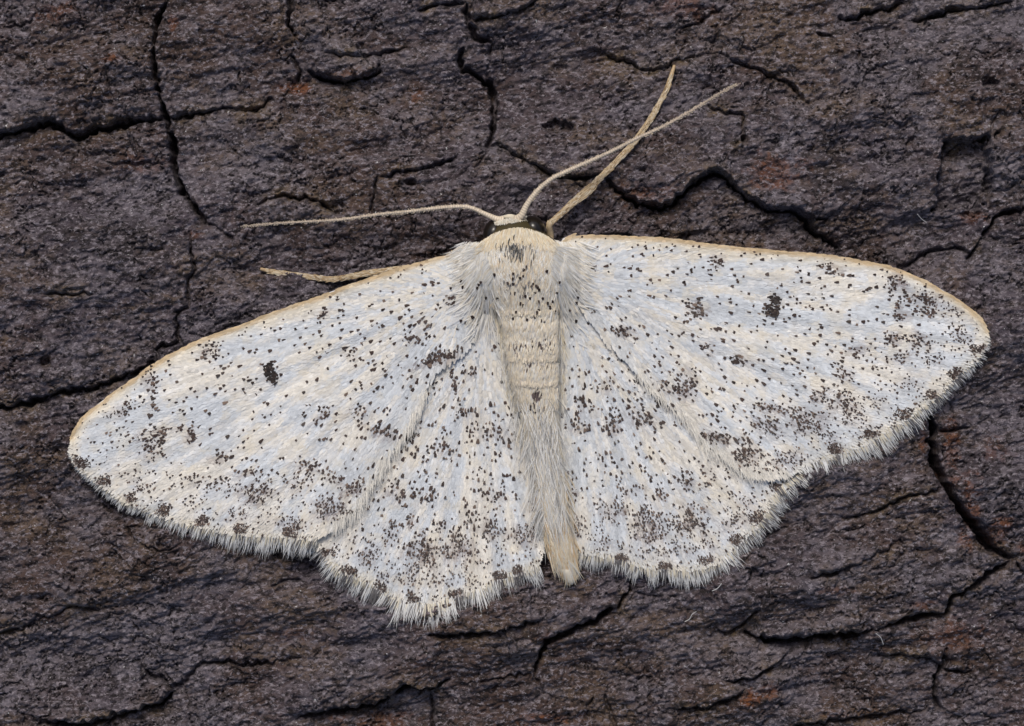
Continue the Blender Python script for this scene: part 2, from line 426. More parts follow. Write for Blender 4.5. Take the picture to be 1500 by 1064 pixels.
    # plates: grown from seeds, stopping at the cracks
    seeds = [(110, 90), (330, 80), (110, 380), (430, 230), (600, 170), (500, 60), (850, 150), (760, 285), (960, 280), (1000, 215), (1270, 130), (1135, 270), (1410, 250),
             (1090, 335), (110, 480), (400, 380), (170, 850), (60, 1000), (700, 965), (560, 1055), (930, 980), (1250, 760), (1460, 700), (1200, 880), (1210, 1000), (1420, 960), (340, 1030), (750, 20), (20, 15), (1160, 40), (960, 60), (1480, 340)]
    q = 4
    cc = crack[::q, ::q].copy()
    for a_, b_ in ((1, 0), (2, 0), (0, 1), (0, 2), (3, 1), (1, 3), (2, 2), (3, 3)):
        t = crack[a_::q, b_::q]; cc[:t.shape[0], :t.shape[1]] = np.maximum(cc[:t.shape[0], :t.shape[1]], t)
    cost = 1 + 900 * np.maximum(cc - .012, 0) + 1.2 * (fbm(px[::q, ::q], py[::q, ::q], 40, 3, 2) + .6)
    hh, ww = cost.shape
    lab = -np.ones((hh, ww), int); heap = []
    for i, (sx_, sy_) in enumerate(seeds):
        c_ = int(np.clip((sx_ - px[0, 0]) / pitch / q, 0, ww - 1)); r_ = int(np.clip((py[0, 0] - sy_) / pitch / q, 0, hh - 1))
        heap.append((0.0, r_, c_, i))
    heapq.heapify(heap)
    cl = cost.tolist()
    labl = lab.tolist()
    while heap:
        d, r_, c_, i = heapq.heappop(heap)
        if labl[r_][c_] >= 0: continue
        labl[r_][c_] = i
        for dr, dc in ((1, 0), (-1, 0), (0, 1), (0, -1)):
            a_, b_ = r_ + dr, c_ + dc
            if 0 <= a_ < hh and 0 <= b_ < ww and labl[a_][b_] < 0:
                heapq.heappush(heap, (d + cl[a_][b_], a_, b_, i))
    lab = np.array(labl)
    full = np.zeros((ny, nx), int)
    rr = np.clip((np.arange(ny) - y0) // q, 0, hh - 1); cr_ = np.clip((np.arange(nx) - x0) // q, 0, ww - 1)
    full = lab[rr][:, cr_]
    deep = np.zeros((ny, nx)); deep[sy, sx] = crack
    # normals of the whole sheet
    gy, gx = np.gradient(Z, ys, xs)
    N = np.stack([-gx, -gy, np.ones_like(Z)], -1); N /= np.linalg.norm(N, axis=-1, keepdims=True)
    idx = np.arange(nx * ny).reshape(ny, nx)
    F = np.stack([idx[:-1, :-1], idx[:-1, 1:], idx[1:, 1:], idx[1:, :-1]], -1).reshape(-1, 4)
    fl = full[:-1, :-1].reshape(-1)
    fd = deep[:-1, :-1].reshape(-1)
    fl = np.where(fd > .045, -1, fl)                                            # crack floors belong to the inner bark
    V = np.stack([X, Y, Z], -1).reshape(-1, 3); N = N.reshape(-1, 3); rust = rust.ravel(); tanf = tanf.ravel()

    def piece(name, label, parent):
        f = F[fl == label]
        used, inv = np.unique(f.ravel(), return_inverse=True)
        return mesh_np(name, V[used], inv.reshape(-1, 4), M_BARK, parent, None, True, N[used], {'rust': rust[used], 'tan': tanf[used]})
    root = piece('bark', -1, None)
    root['kind'] = 'structure'
    root['label'] = 'dark purplish brown cracked bark that the moth rests on'
    for i in range(len(seeds)):
        if (fl == i).any():
            piece('bark_plate', i, root)

    def height(qx, qy):
        qx = np.asarray(qx, float); qy = np.asarray(qy, float)
        c_ = np.clip(((qx - px[0, 0]) / pitch).astype(int), 0, px.shape[1] - 1); r_ = np.clip(((py[0, 0] - qy) / pitch).astype(int), 0, px.shape[0] - 1)
        return Hs[r_, c_]
    return root, height


bark, bark_h = build_bark()

# ------------------------------------------------------------------ moth
moth = bpy.data.objects.new('moth', None)
C.objects.link(moth)
moth['label'] = 'white moth with dark brown speckles, wings spread flat on dark bark'
moth['category'] = 'moth'

WHITE = np.array([.76, .75, .725]); BLUE = np.array([.60, .64, .68]); CREAM = np.array([.78, .69, .52]); TAN = np.array([.56, .40, .21])
DARK = np.array([.042, .026, .021]); MAUVE = np.array([.22, .17, .165]); GREY = np.array([.34, .34, .35])


def leaf_strips(root, tip, bend, width, side, col_root, col_tip, stations=(0, .35, .7, 1), prof=(.8, 1, .8, .12)):
    """narrow blades (hairs): root, tip (n,3), bend (n,3) offset at the middle, side (n,3) unit; returns V, F, colours"""
    n = len(root); k = len(stations)
    V = np.zeros((n, k, 2, 3)); Cc = np.zeros((n, k, 2, 3))
    for j, (t, p) in enumerate(zip(stations, prof)):
        c = root * (1 - t) + tip * t + bend * (4 * t * (1 - t))
        w = (width * p * .5)[:, None] * side
        V[:, j, 0] = c - w; V[:, j, 1] = c + w
        Cc[:, j, :] = (col_root * (1 - t) + col_tip * t)[:, None]
    base = (np.arange(n) * k * 2)[:, None]
    F = np.concatenate([base + np.array([[2 * j, 2 * j + 1, 2 * j + 3, 2 * j + 2]]) for j in range(k - 1)], 0)
    return V.reshape(-1, 3), F, Cc.reshape(-1, 3)


def hairs(name, parent, x, y, h, ang, length, width, col, tipcol=None, lift=0.0, h_end=None, curl=0.0, label=None):
    """x, y traced roots; h height; ang direction (radians, traced frame, y down); length in traced units"""
    x = np.asarray(x, float); n = len(x)
    y = np.asarray(y, float)
    h = np.broadcast_to(np.asarray(h, float), (n,)); length = np.broadcast_to(length, (n,)); width = np.broadcast_to(width, (n,))
    dx, dy = np.cos(ang), np.sin(ang)
    he = h + lift if h_end is None else h_end
    r = W(x, y, h); t = W(x + dx * length, y + dy * length, he)
    side = np.stack([-(t - r)[:, 1], (t - r)[:, 0], np.zeros(n)], -1); side /= np.linalg.norm(side, axis=1, keepdims=True) + 1e-9
    side[:, 2] = rng.normal(0, .25, n); side /= np.linalg.norm(side, axis=1, keepdims=True)
    bend = side * (rng.normal(0, 1, n) * curl * length / S)[:, None]
    bend[:, 2] += .05 * length / S
    tc = col if tipcol is None else tipcol
    V, F, cc = leaf_strips(r, t, bend, width / S, side, col, tc)
    o = mesh_np(name, V, F, M_HAIR, parent, cc, False, kind='stuff')
    if label: o['label'] = label
    return o


def build_wing(name, label, base, front, outer, rear, zfun, blobs, dens, fringe_len, seed, costa_tan, edge_black, rear_hair, fringe_tilt):
    outline = np.array(front + outer + rear, float)
    # scalloped outer edge, smooth elsewhere
    O = catmull(outline, 300, True)
    b = np.array(base, float)
    K = 46
    ts = np.linspace(0, 1, K) ** .9
    P = b + ts[1:, None, None] * (O[None] - b)
    V2 = np.vstack([b[None], P.reshape(-1, 2)])
    n = len(O)
    h = zfun(V2[:, 0], V2[:, 1])
    top = W(V2[:, 0], V2[:, 1], h); bot = W(V2[:, 0], V2[:, 1], h - .006)
    nv = len(V2)
    F = []
    ring = lambda j: 1 + j * n + np.arange(n)
    nxt = lambda r: np.roll(r, -1)
    tri = np.stack([np.zeros(n, int), ring(0), nxt(ring(0)), nxt(ring(0))], -1)
    quads = [np.stack([ring(j), ring(j + 1), nxt(ring(j + 1)), nxt(ring(j))], -1) for j in range(K - 2)]
    Q = np.vstack(quads)
    e = ring(K - 2)
    rim = np.stack([e, e + nv, nxt(e) + nv, nxt(e)], -1)
    AF = np.vstack([Q, Q[:, ::-1] + nv, rim])
    # the centre fans are triangles: give them as quads with a midpoint on the ring
    c0 = ring(0)[::2]; c1 = np.roll(ring(0), -1)[::2]; c2 = np.roll(ring(0), -2)[::2]
    fan = np.stack([np.zeros(len(c0), int), c0, c1, c2], -1)
    AF = np.vstack([AF, fan, fan[:, ::-1] + nv])
    col = np.tile(WHITE * .92, (2 * nv, 1))
    wing = mesh_np(name, np.vstack([top, bot]), AF, M_BODY, moth, col, True)
    if label: wing['label'] = label

    wr = np.random.default_rng(seed)
    xmin, ymin = O.min(0); xmax, ymax = O.max(0)
    frontL = catmull(front, 60); outerL = catmull(outer, 80); rearL = catmull(rear, 60)

    # ---- pale cover scales in overlapping rows
    gx, gy = np.meshgrid(np.arange(xmin, xmax, 2.7), np.arange(ymin, ymax, 2.9))
    gx = gx + wr.uniform(-1.3, 1.3, gx.shape); gy = gy + wr.uniform(-1.3, 1.3, gy.shape)
    ok = inside(O, gx, gy); x = gx[ok]; y = gy[ok]
    dF = dist_poly(frontL, x, y); dO = dist_poly(outerL, x, y); dR = dist_poly(rearL, x, y)
    r = np.hypot(x - b[0], y - b[1]); th = np.arctan2(y - b[1], x - b[0])
    ang = th + wr.normal(0, .13, len(x)) + .25 * vnoise(x, y, 90, seed % 8)
    if costa_tan:
        ft = np.gradient(frontL, axis=0); fi = np.argmin((x[:, None] - frontL[None, :, 0]) ** 2 + (y[:, None] - frontL[None, :, 1]) ** 2, axis=1)
        fa = np.arctan2(ft[fi, 1], ft[fi, 0]); dlt = (fa - ang + np.pi) % (2 * np.pi) - np.pi
        ang = ang + dlt * smooth(22, 6, dF) * smooth(0, 40, r)
    size = 1.12 - .38 * smooth(30, 0, dO) - .12 * smooth(150, 20, dO)
    # pigment of the pale scales: bluish white fields between cream veins and cream edges
    fld = .8 * fbm(th * 260, r * .20, 15, 4, seed % 8, .7) + .45 * fbm(x, y, 40, 3, (seed + 3) % 8)
    kblue = smooth(-.18, .30, fld)
    kcream = np.clip(smooth(.02, -.40, fld) * .75 + .75 * smooth(24, 3, dO) + .35 * smooth(26, 4, dR), 0, .85)
    colr = WHITE + (BLUE - WHITE) * (kblue * .8)[:, None]
    colr = colr + (CREAM - colr) * (kcream * .46)[:, None]
    if costa_tan:
        kt = smooth(9, 2, dF + 3 * vnoise(x, y, 14, 2)) * smooth(0, 60, r)
        colr = colr + (CREAM - colr) * (.6 * smooth(26, 5, dF))[:, None]
        colr = colr + (TAN - colr) * (kt * .85)[:, None]
    streak = vnoise(th * 330, r * .04, 2.6, 1) + .8 * vnoise(th * 330, r * .06, 6, 4)
    colr = colr * (wr.normal(1, .06, len(x)) + .24 * streak * smooth(15, 80, r) - .30 * smooth(.32, .46, vnoise(th * 330, r * .05, 3.2, 6)) * smooth(200, 60, r))[:, None]
    dap = fbm(x, y, 16, 2, 6)
    colr = colr + (CREAM - colr) * (.35 * smooth(.1, .5, dap))[:, None]

    # ---- density of dark scales
    def density(x, y, r, dO, dF, dR):
        nz = np.clip(.85 + 1.3 * fbm(x, y, 30, 3, (seed + 1) % 8), .15, 2.2)
        D = dens * 1.55 * nz * smooth(10, 60, r)
        D = D + .0095 * smooth(120, 30, dO) * np.clip(.2 + 3.6 * fbm(x, y, 26, 2, (seed + 4) % 8), 0, 2)
        D = D * smooth(1, 9, dF) * smooth(0, 7, dR)
        for (bx, by, ra, rb, rot, am) in blobs:
            c, s = math.cos(math.radians(rot)), math.sin(math.radians(rot))
            qx = (x - bx) * c + (y - by) * s; qy = -(x - bx) * s + (y - by) * c
            e = np.hypot(qx / ra, qy / rb)
            rough = .65 * fbm(x, y, 9, 2, (seed + 2) % 8)
            D = D + am * .15 * smooth(1.55, .1, e + 1.25 * rough)
        for (bx, by) in edge_black:
            e = np.hypot((x - bx) / 11, (y - by) / 8)
            D = D + 1.2 * smooth(1.15, .6, e + 1.1 * fbm(x, y, 10, 2, 3))
        for (bx, by, ra, rb) in wing_spots.get(seed, []):
            D = D + .5 * smooth(1.1, .9, np.hypot((x - bx) / ra, (y - by) / rb) + .5 * vnoise(x, y, 6, 2))
        return D

    def smudge(x, y):
        D = np.zeros(x.shape)
        for (bx, by, ra, rb, rot, am) in blobs:
            c, s_ = math.cos(math.radians(rot)), math.sin(math.radians(rot))
            qx = (x - bx) * c + (y - by) * s_; qy = -(x - bx) * s_ + (y - by) * c
            D = np.maximum(D, min(am, 1) * smooth(1.7, .1, np.hypot(qx / ra, qy / rb) + 1.1 * fbm(x, y, 11, 2, (seed + 2) % 8)))
        for (bx, by) in edge_black:
            D = np.maximum(D, smooth(1.2, .6, np.hypot((x - bx) / 10, (y - by) / 7) + .5 * vnoise(x, y, 7, 3)))
        return D
    Darea = density(x, y, r, dO, dF, dR)
    # cover scales that lie over a dark patch are tinted grey brown where the dark ones show through
    tint = smudge(x, y) * wr.uniform(.15, 1, len(x))
    colr = colr + (MAUVE - colr) * (.95 * tint)[:, None]

    def scales(x, y, r, ang, wdt, lng, colr, lift, up):
        n = len(x)
        h0 = zfun(x, y)
        tx = x + np.cos(ang) * lng; ty = y + np.sin(ang) * lng
        r0 = W(x, y, h0 + up)
        tw = np.where(lng > 8.5 * 1, .62, .86)[:, None] if np.ndim(up) == 0 else .9
        t0 = W(tx, ty, zfun(tx, ty) + up + lift)
        d = t0 - r0
        sd = np.stack([-d[:, 1], d[:, 0], np.zeros(n)], -1); sd /= np.linalg.norm(sd, axis=1, keepdims=True) + 1e-12
        sd[:, 2] = wr.normal(0, .07, n)
        w = (wdt / S * .5)[:, None] * sd
        V = np.zeros((n, 6, 3))
        V[:, 0] = r0 - w * .45; V[:, 1] = r0 + w * .45
        V[:, 2] = r0 + d * .62 - w; V[:, 3] = r0 + d * .62 + w
        V[:, 4] = t0 - w * tw; V[:, 5] = t0 + w * tw
        V[:, 2:4, 2] += .0006
        i = (np.arange(n) * 6)[:, None]
        F = np.vstack([i + np.array([[0, 1, 3, 2]]), i + np.array([[2, 3, 5, 4]])])
        cc = np.repeat(colr[:, None], 6, 1)
        return V.reshape(-1, 3), F, cc.reshape(-1, 3)
    lift = wr.uniform(.0006, .0024, len(x))
    A = scales(x, y, r, ang, 3.2 * size * wr.uniform(.75, 1.15, len(x)), 10.5 * size * wr.uniform(.85, 1.25, len(x)), colr, lift, .0008)
    so = mesh_np('pale_scales', A[0], A[1], M_SCALE, wing, A[2], False, kind='stuff')
    so['label'] = 'overlapping rows of white and cream scales'

    # ---- dark scales lying on top
    npx = int((xmax - xmin) * (ymax - ymin) * .60)
    cx = wr.uniform(xmin, xmax, npx); cy = wr.uniform(ymin, ymax, npx)
    ok = inside(O, cx, cy); cx, cy = cx[ok], cy[ok]
    cF = dist_poly(frontL, cx, cy); cO = dist_poly(outerL, cx, cy); cR = dist_poly(rearL, cx, cy); cr = np.hypot(cx - b[0], cy - b[1])
    D = density(cx, cy, cr, cO, cF, cR) / .60
    keep = wr.random(len(cx)) < D
    cx, cy, cF, cO, cr = cx[keep], cy[keep], cF[keep], cO[keep], cr[keep]
    size = (.95 - .36 * smooth(150, 25, cO) - .25 * smooth(40, 5, cF)) * wr.uniform(.75, 1.2, len(cx))
    vn = wr.random(len(cx)); sm = smudge(cx, cy); solid = np.zeros(len(cx), bool)
    for (bx, by, ra, rb) in wing_spots.get(seed, []):
        solid |= np.hypot((cx - bx) / ra, (cy - by) / rb) < 1.1
    for (bx, by) in edge_black:
        solid |= np.hypot((cx - bx) / 10, (cy - by) / 7) < .9
    cell = {}; sel = []
    for i in range(len(cx)):
        md = (2.9 + 1.2 * vn[i] - 1.3 * sm[i]) * size[i] if not solid[i] else 1.5
        gx_, gy_ = int(cx[i] // 5), int(cy[i] // 5); good = True
        for a_ in (-1, 0, 1):
            for b_ in (-1, 0, 1):
                for j in cell.get((gx_ + a_, gy_ + b_), ()):
                    if (cx[i] - cx[j]) ** 2 + (cy[i] - cy[j]) ** 2 < md * md: good = False
        if good:
            cell.setdefault((gx_, gy_), []).append(i); sel.append(i)
    sel = np.array(sel)
    cx, cy, cO, cr, size = cx[sel], cy[sel], cO[sel], cr[sel], size[sel]
    th = np.arctan2(cy - b[1], cx - b[0])
    ang = th + wr.normal(0, .12, len(cx))
    tone = wr.random(len(cx))
    dc = DARK[None] * wr.uniform(.6, 1.7, len(cx))[:, None]
    dc = np.where((tone > .86)[:, None], np.array([.15, .105, .08]) * wr.uniform(.7, 1.3, len(cx))[:, None], dc)
    for (bx, by, ra, rb) in wing_spots.get(seed, []):
        k = np.hypot((cx - bx) / ra, (cy - by) / rb) < 1.3
        dc[k] = dc[k] * .5
    A = scales(cx, cy, cr, ang, 4.3 * size * wr.uniform(.6, 1.2, len(cx)), 6.0 * size * wr.uniform(.65, 1.3, len(cx)), dc, wr.uniform(.0012, .004, len(cx)), wr.uniform(.0004, .0034, len(cx)))
    so = mesh_np('dark_scales', A[0], A[1], M_SCALE, wing, A[2], False, kind='stuff')
    so['label'] = 'scattered dark brown scales and blotches'

    # ---- fringe of long scales along the outer edge
    oL = catmull(outer, int(np.sum(np.hypot(*np.diff(outerL, axis=0).T)) / .48))
    tan_ = np.gradient(oL, axis=0); tan_ /= np.linalg.norm(tan_, axis=1, keepdims=True)
    nrm = np.stack([-tan_[:, 1], tan_[:, 0]], -1)
    cen = outline.mean(0)
    sg = np.sign(((oL - cen) * nrm).sum(1)); nrm *= sg[:, None]
    m = len(oL); t = np.linspace(0, 1, m)
    rad = oL - b; rad /= np.linalg.norm(rad, axis=1, keepdims=True)
    dirv = nrm * .75 + rad * .35 + np.array(fringe_tilt) * .35
    base_ang = np.arctan2(dirv[:, 1], dirv[:, 0])
    fl = np.interp(t, np.linspace(0, 1, len(fringe_len)), fringe_len)
    clump = vnoise(t * m, t * 0, 12, 3) + .6 * vnoise(t * m, t * 0 + 7, 5, 5)
    nearblack = np.zeros(m)
    for (bx, by) in edge_black:
        nearblack = np.maximum(nearblack, smooth(13, 4, np.hypot(oL[:, 0] - bx, oL[:, 1] - by)))
    for layer in range(3):
        x = oL[:, 0] - nrm[:, 0] * (5 - 1.5 * layer) + wr.normal(0, .6, m); y = oL[:, 1] - nrm[:, 1] * (5 - 1.5 * layer) + wr.normal(0, .6, m)
        ln = (fl * 1.12 + 5) * (1.0, .78, .50)[layer] * (1 + .34 * clump) * wr.uniform(.82, 1.12, m)
        an = base_ang + .42 * vnoise(t * m, t * 0 + 3, 13, 2) + wr.normal(0, .10, m)
        h0 = zfun(x, y) + .001 * layer
        hx = x + np.cos(an) * ln; hy = y + np.sin(an) * ln
        he = np.maximum(h0 - .006 - .0004 * ln * (1 - .3 * layer) + wr.normal(0, .003, m), bark_h(hx, hy) + .004)
        pick = wr.random(m)
        grey = (.14, .28, .24)[layer] + .6 * nearblack
        light = (np.array([.85, .85, .83]) if layer < 2 else np.array([.80, .74, .60]))
        c = np.where((pick < grey)[:, None], np.array([.20, .19, .19]), light) * wr.uniform(.8, 1.12, m)[:, None]
        tipc = c * .98 + .02
        side_w = wr.uniform(.7, 1.5, m) * (1, 1, 1.2)[layer]
        keep = wr.random(m) < (.55 + .5 * clump, .62 + .4 * clump, .8)[layer]
        hairs('fringe', wing, x[keep], y[keep], h0[keep], an[keep], ln[keep], side_w[keep], c[keep], tipc[keep], h_end=he[keep], curl=.05)
    # ---- hairs along the rear edge
    if rear_hair:
        t0, t1, ln0, ln1, turn, colh, cnt = rear_hair
        rl = catmull(rear, 400)
        i = (wr.uniform(t0, t1, cnt) * 399).astype(int)
        tg = np.gradient(rl, axis=0)[i]; tg /= np.linalg.norm(tg, axis=1, keepdims=True)
        rv = rl[i] - b; rv /= np.linalg.norm(rv, axis=1, keepdims=True)
        an = np.arctan2(rv[:, 1], rv[:, 0]) + turn + wr.normal(0, .16, cnt)
        x = rl[i, 0] - rv[:, 0] * wr.uniform(2, 20, cnt); y = rl[i, 1] - rv[:, 1] * wr.uniform(2, 20, cnt)
        x = x + (b[0] - x) * wr.uniform(0, .03, cnt); y = y + (b[1] - y) * wr.uniform(0, .03, cnt)
        ln = wr.uniform(ln0, ln1, cnt)
        h0 = zfun(x, y) + .0012
        c = np.array(colh)[None] * wr.uniform(.75, 1.12, cnt)[:, None]
        hairs('edge_hair', wing, x, y, h0, an, ln, wr.uniform(.7, 1.3, cnt), c, lift=-.002, curl=.06)
    return wing


def fore_z(bx, by, sgn):
    def f(x, y):
        r = np.hypot(x - bx, y - by) / S
        th = np.arctan2(y - by, (x - bx) * sgn)
        fold = np.sin(th * 19 + .6) * .5 + np.sin(th * 31 + 2) * .35
        return .041 + .080 * np.exp(-r / .40) + .0050 * fold * smooth(.08, .5, r) + .004 * vnoise(np.asarray(x, float), np.asarray(y, float), 110, 3)
    return f


def hind_z(bx, by, sgn):
    def f(x, y):
        r = np.hypot(x - bx, y - by) / S
        th = np.arctan2(y - by, (x - bx) * sgn)
        fold = np.sin(th * 17) * .6 + np.sin(th * 29 + 1) * .4
        return .025 + .068 * np.exp(-r / .36) + .0042 * fold * smooth(.08, .4, r) + .003 * vnoise(np.asarray(x, float), np.asarray(y, float), 90, 5)
    return f


# blotches of crowded dark scales: x, y, half width, half height, tilt, strength
LF_B = [(400, 546, 10, 15, -25, .4), (479, 457, 14, 5, -20, .7), (310, 512, 13, 9, -40, .8), (224, 556, 9, 13, -10, .8), (515, 515, 11, 8, 30, .6), (642, 521, 30, 7, -18, 1.2), (655, 518, 14, 8, -18, .9),
        (237, 631, 11, 6, 0, .9), (286, 633, 8, 12, 20, .9), (265, 626, 14, 4, 0, .5), (225, 657, 18, 13, -30, .5), (324, 670, 12, 7, 0, .9), (370, 690, 15, 6, 0, .8), (380, 720, 22, 14, -10, .9), (322, 709, 24, 14, 0, .28),
        (183, 600, 20, 9, -30, .5), (226, 592, 4, 20, 5, .45), (214, 640, 8, 10, 0, .5), (494, 697, 14, 6, 40, .7), (520, 713, 18, 7, -20, 1.0), (488, 744, 24, 13, 0, .9), (438, 707, 20, 14, 0, .35), (455, 682, 24, 4, 15, .5),
        (562, 627, 26, 8, 15, .8), (533, 600, 28, 10, 0, .32), (476, 605, 16, 6, -35, .6), (428, 762, 24, 8, 0, .5), (400, 760, 26, 9, 0, .3), (290, 700, 14, 8, 0, .35), (180, 690, 14, 6, 30, .25), (205, 707, 22, 9, 25, .35), (345, 752, 20, 9, 0, .4), (285, 735, 14, 10, 0, .3),
        (620, 480, 20, 18, 0, .09), (610, 495, 14, 5, 40, .35), (665, 435, 10, 12, 0, .2), (330, 620, 10, 4, -60, .2), (385, 600, 14, 10, 0, .12)]
RF_B = [(1128, 449, 11, 18, 0, .35), (1045, 384, 10, 11, 0, .9), (1210, 393, 15, 9, 10, .8), (1307, 416, 12, 15, -10, .9), (1016, 452, 13, 12, 0, .75), (907, 480, 16, 7, 15, .8), (1000, 563, 15, 22, 20, .75), (973, 565, 20, 8, 20, .5),
        (1036, 507, 8, 12, 0, .3), (1077, 525, 16, 8, 20, .35), (1309, 453, 5, 12, 20, .8), (1317, 465, 9, 7, 0, .7), (1303, 498, 9, 10, 0, .8), (1247, 512, 12, 9, 0, .75), (1230, 548, 10, 10, -30, .6), (1196, 577, 14, 6, -30, .8), (1131, 599, 18, 6, 10, .9),
        (1354, 447, 28, 16, 25, .55), (1342, 498, 17, 13, 20, .6), (1314, 523, 22, 8, -15, .5), (1238, 594, 22, 20, 0, .75), (1178, 618, 28, 15, 0, .9), (1280, 591, 14, 12, 0, .4), (1269, 630, 18, 8, -20, .5), (1396, 452, 26, 5, 38, .5), (1405, 490, 18, 10, 40, .4),
        (1048, 638, 28, 7, 8, 1.1), (1090, 660, 17, 20, 20, .95), (1118, 620, 24, 12, 20, .7), (1135, 598, 14, 6, 0, .6), (1152, 672, 26, 15, -10, .55), (1172, 609, 14, 12, 0, .5), (1270, 508, 20, 3, 0, .3), (1215, 640, 18, 10, 0, .4), (1225, 655, 10, 8, 0, .8), (1108, 590, 10, 12, 0, .25), (1320, 560, 20, 14, -20, .22), (1365, 530, 16, 14, 0, .2)]
LH_B = [(600, 635, 10, 8, 0, 1.6), (648, 654, 14, 12, 0, .35), (715, 626, 26, 10, 0, .45), (742, 640, 14, 10, 0, .4), (690, 600, 14, 10, 0, .35), (575, 713, 10, 7, 0, .7), (588, 722, 10, 9, 0, .5), (628, 725, 18, 12, 0, .28), (728, 718, 18, 9, 0, .4), (604, 757, 7, 12, 0, .8), (691, 755, 10, 14, 0, .6), (646, 768, 8, 12, 0, .5),
        (618, 806, 22, 24, 0, .85), (674, 803, 23, 22, 0, .8), (575, 775, 12, 14, 0, .5), (718, 772, 12, 18, 0, .6), (764, 777, 20, 13, 15, .8), (541, 808, 18, 16, 0, .5), (783, 742, 8, 14, 0, .6), (569, 842, 16, 9, 20, .35), (649, 846, 30, 10, 0, .38), (720, 820, 22, 8, -15, .25), (600, 845, 20, 8, 10, .4), (690, 850, 14, 8, 0, .35), (520, 790, 10, 8, 0, .2), (668, 560, 8, 14, 0, .3), (690, 540, 10, 6, 0, .4)]
RH_B = [(898, 619, 8, 12, 0, .8), (930, 606, 24, 13, 25, .5), (870, 594, 10, 10, 0, .5), (846, 621, 14, 10, 0, .5), (880, 665, 16, 10, 0, .12), (938, 710, 12, 5, 0, .7), (966, 721, 8, 8, 0, .6), (1004, 702, 11, 10, 0, .6), (1036, 698, 10, 14, 0, .4), (913, 720, 8, 10, 0, .5), (893, 742, 22, 14, 15, .55), (949, 765, 22, 22, 0, .9), (1005, 760, 24, 22, 0, .9),
        (1073, 762, 22, 10, -30, .5), (1087, 733, 16, 10, 0, .4), (836, 721, 10, 8, 0, .6), (840, 768, 12, 16, 0, .5), (884, 791, 16, 8, 0, .5), (912, 742, 8, 7, 0, .8), (960, 806, 24, 10, 0, .4), (1000, 800, 26, 10, 0, .4), (1040, 792, 16, 9, 0, .3), (915, 800, 12, 8, 0, .35), (888, 560, 8, 10, 0, .4), (850, 590, 6, 14, 0, .4), (968, 588, 14, 5, 40, .7), (930, 553, 8, 8, 0, .4)]
wing_spots = {21: [(397, 540, 6, 8), (403, 551, 8, 7)], 22: [(1131, 438, 7, 6), (1127, 455, 10, 8)], 23: [(600, 636, 10, 8)], 24: [(969, 586, 10, 5)]}

lf_z, rf_z = fore_z(680, 420, -1), fore_z(832, 400, 1)
lh_z, rh_z = hind_z(705, 470, -1), hind_z(832, 455, 1)
build_wing('hindwing', 'hindwing with a small black spot by its front edge', (705, 470), LH_HIDDEN, LH_TERMEN, LH_INNER, lh_z, LH_B, .0052, [16, 20, 24, 28, 30, 30, 28, 24, 26, 24, 26], 23, False,
           [(478, 807), (513, 836), (555, 859), (607, 875), (671, 866), (730, 842), (757, 833)], (.05, .95, 26, 60, -.10, (.70, .69, .66), 300), (-.05, .5))
build_wing('hindwing', None, (832, 455), RH_HIDDEN, RH_TERMEN, RH_INNER, rh_z, RH_B, .0052, [20, 24, 24, 22, 22, 22, 24, 24, 24, 22, 24], 24, False,
           [(907, 815), (972, 827), (1034, 817), (1076, 789), (1107, 757), (1135, 712)], (.05, .95, 24, 55, .18, (.72, .70, .66), 260), (.05, .5))
build_wing('forewing', 'forewing with an oblong black spot, tilted down at the tip', (680, 420), LF_COSTA, LF_TERMEN, LF_INNER, lf_z, LF_B, .0036, [5, 8, 10, 13, 15, 16, 18, 20, 24, 28, 26, 22], 21, True,
           [(121, 677), (155, 704), (195, 728), (243, 748), (297, 761), (355, 773), (424, 776)], (.02, .58, 12, 30, -.36, (.84, .81, .74), 480), (.05, .35))
build_wing('forewing', 'forewing with a tall black spot split in two', (832, 400), RF_COSTA, RF_TERMEN, RF_INNER, rf_z, RF_B, .0036, [6, 12, 14, 14, 18, 22, 26, 26, 24, 22, 18, 14], 22, True,
           [(1431, 509), (1399, 547), (1365, 577), (1321, 606), (1275, 634), (1219, 656)], (.0, .58, 12, 30, .36, (.84, .81, .74), 480), (-.05, .45))

# ------------------------------------------------------------------ body: one continuous lofted mesh, head to tail
# traced y, centre x, half width, half height (cm), centre height (cm)
ST = np.array([(314, 747, 3, .008, .098), (317, 747, 14, .03, .098), (321, 748, 24, .05, .10), (327, 750, 31, .062, .102), (333, 754, 33, .066, .104), (340, 757, 40, .074, .108), (348, 760, 48, .086, .112),
               (356, 761, 56, .096, .114), (368, 761, 62, .103, .116), (395, 763, 61, .104, .117), (420, 767, 54, .096, .114), (440, 770, 48, .088, .108), (452, 773, 45, .083, .104), (461, 773, 43, .077, .102), (484, 777, 43, .081, .098), (494, 778, 41, .075, .096),
               (518, 780, 41, .079, .092), (528, 780, 39, .072, .090), (555, 783, 37, .072, .084), (565, 784, 35, .065, .083), (590, 788, 33, .063, .076), (600, 789, 30, .057, .075), (640, 796, 26, .050, .066), (700, 805, 21, .040, .056),
               (750, 812, 19, .034, .050), (800, 822, 17, .028, .045), (836, 831, 12, .020, .040), (852, 836, 5, .010, .036), (857, 838, 1, .002, .034)])


def body_at(y):
    return [np.interp(y, ST[:, 0], ST[:, k]) for k in range(1, 5)]


def body_top(x, y):
    cx, hw, hh, zc = body_at(y)
    u = np.clip((x - cx) / hw, -.97, .97)
    return zc + hh * np.sqrt(1 - u * u)


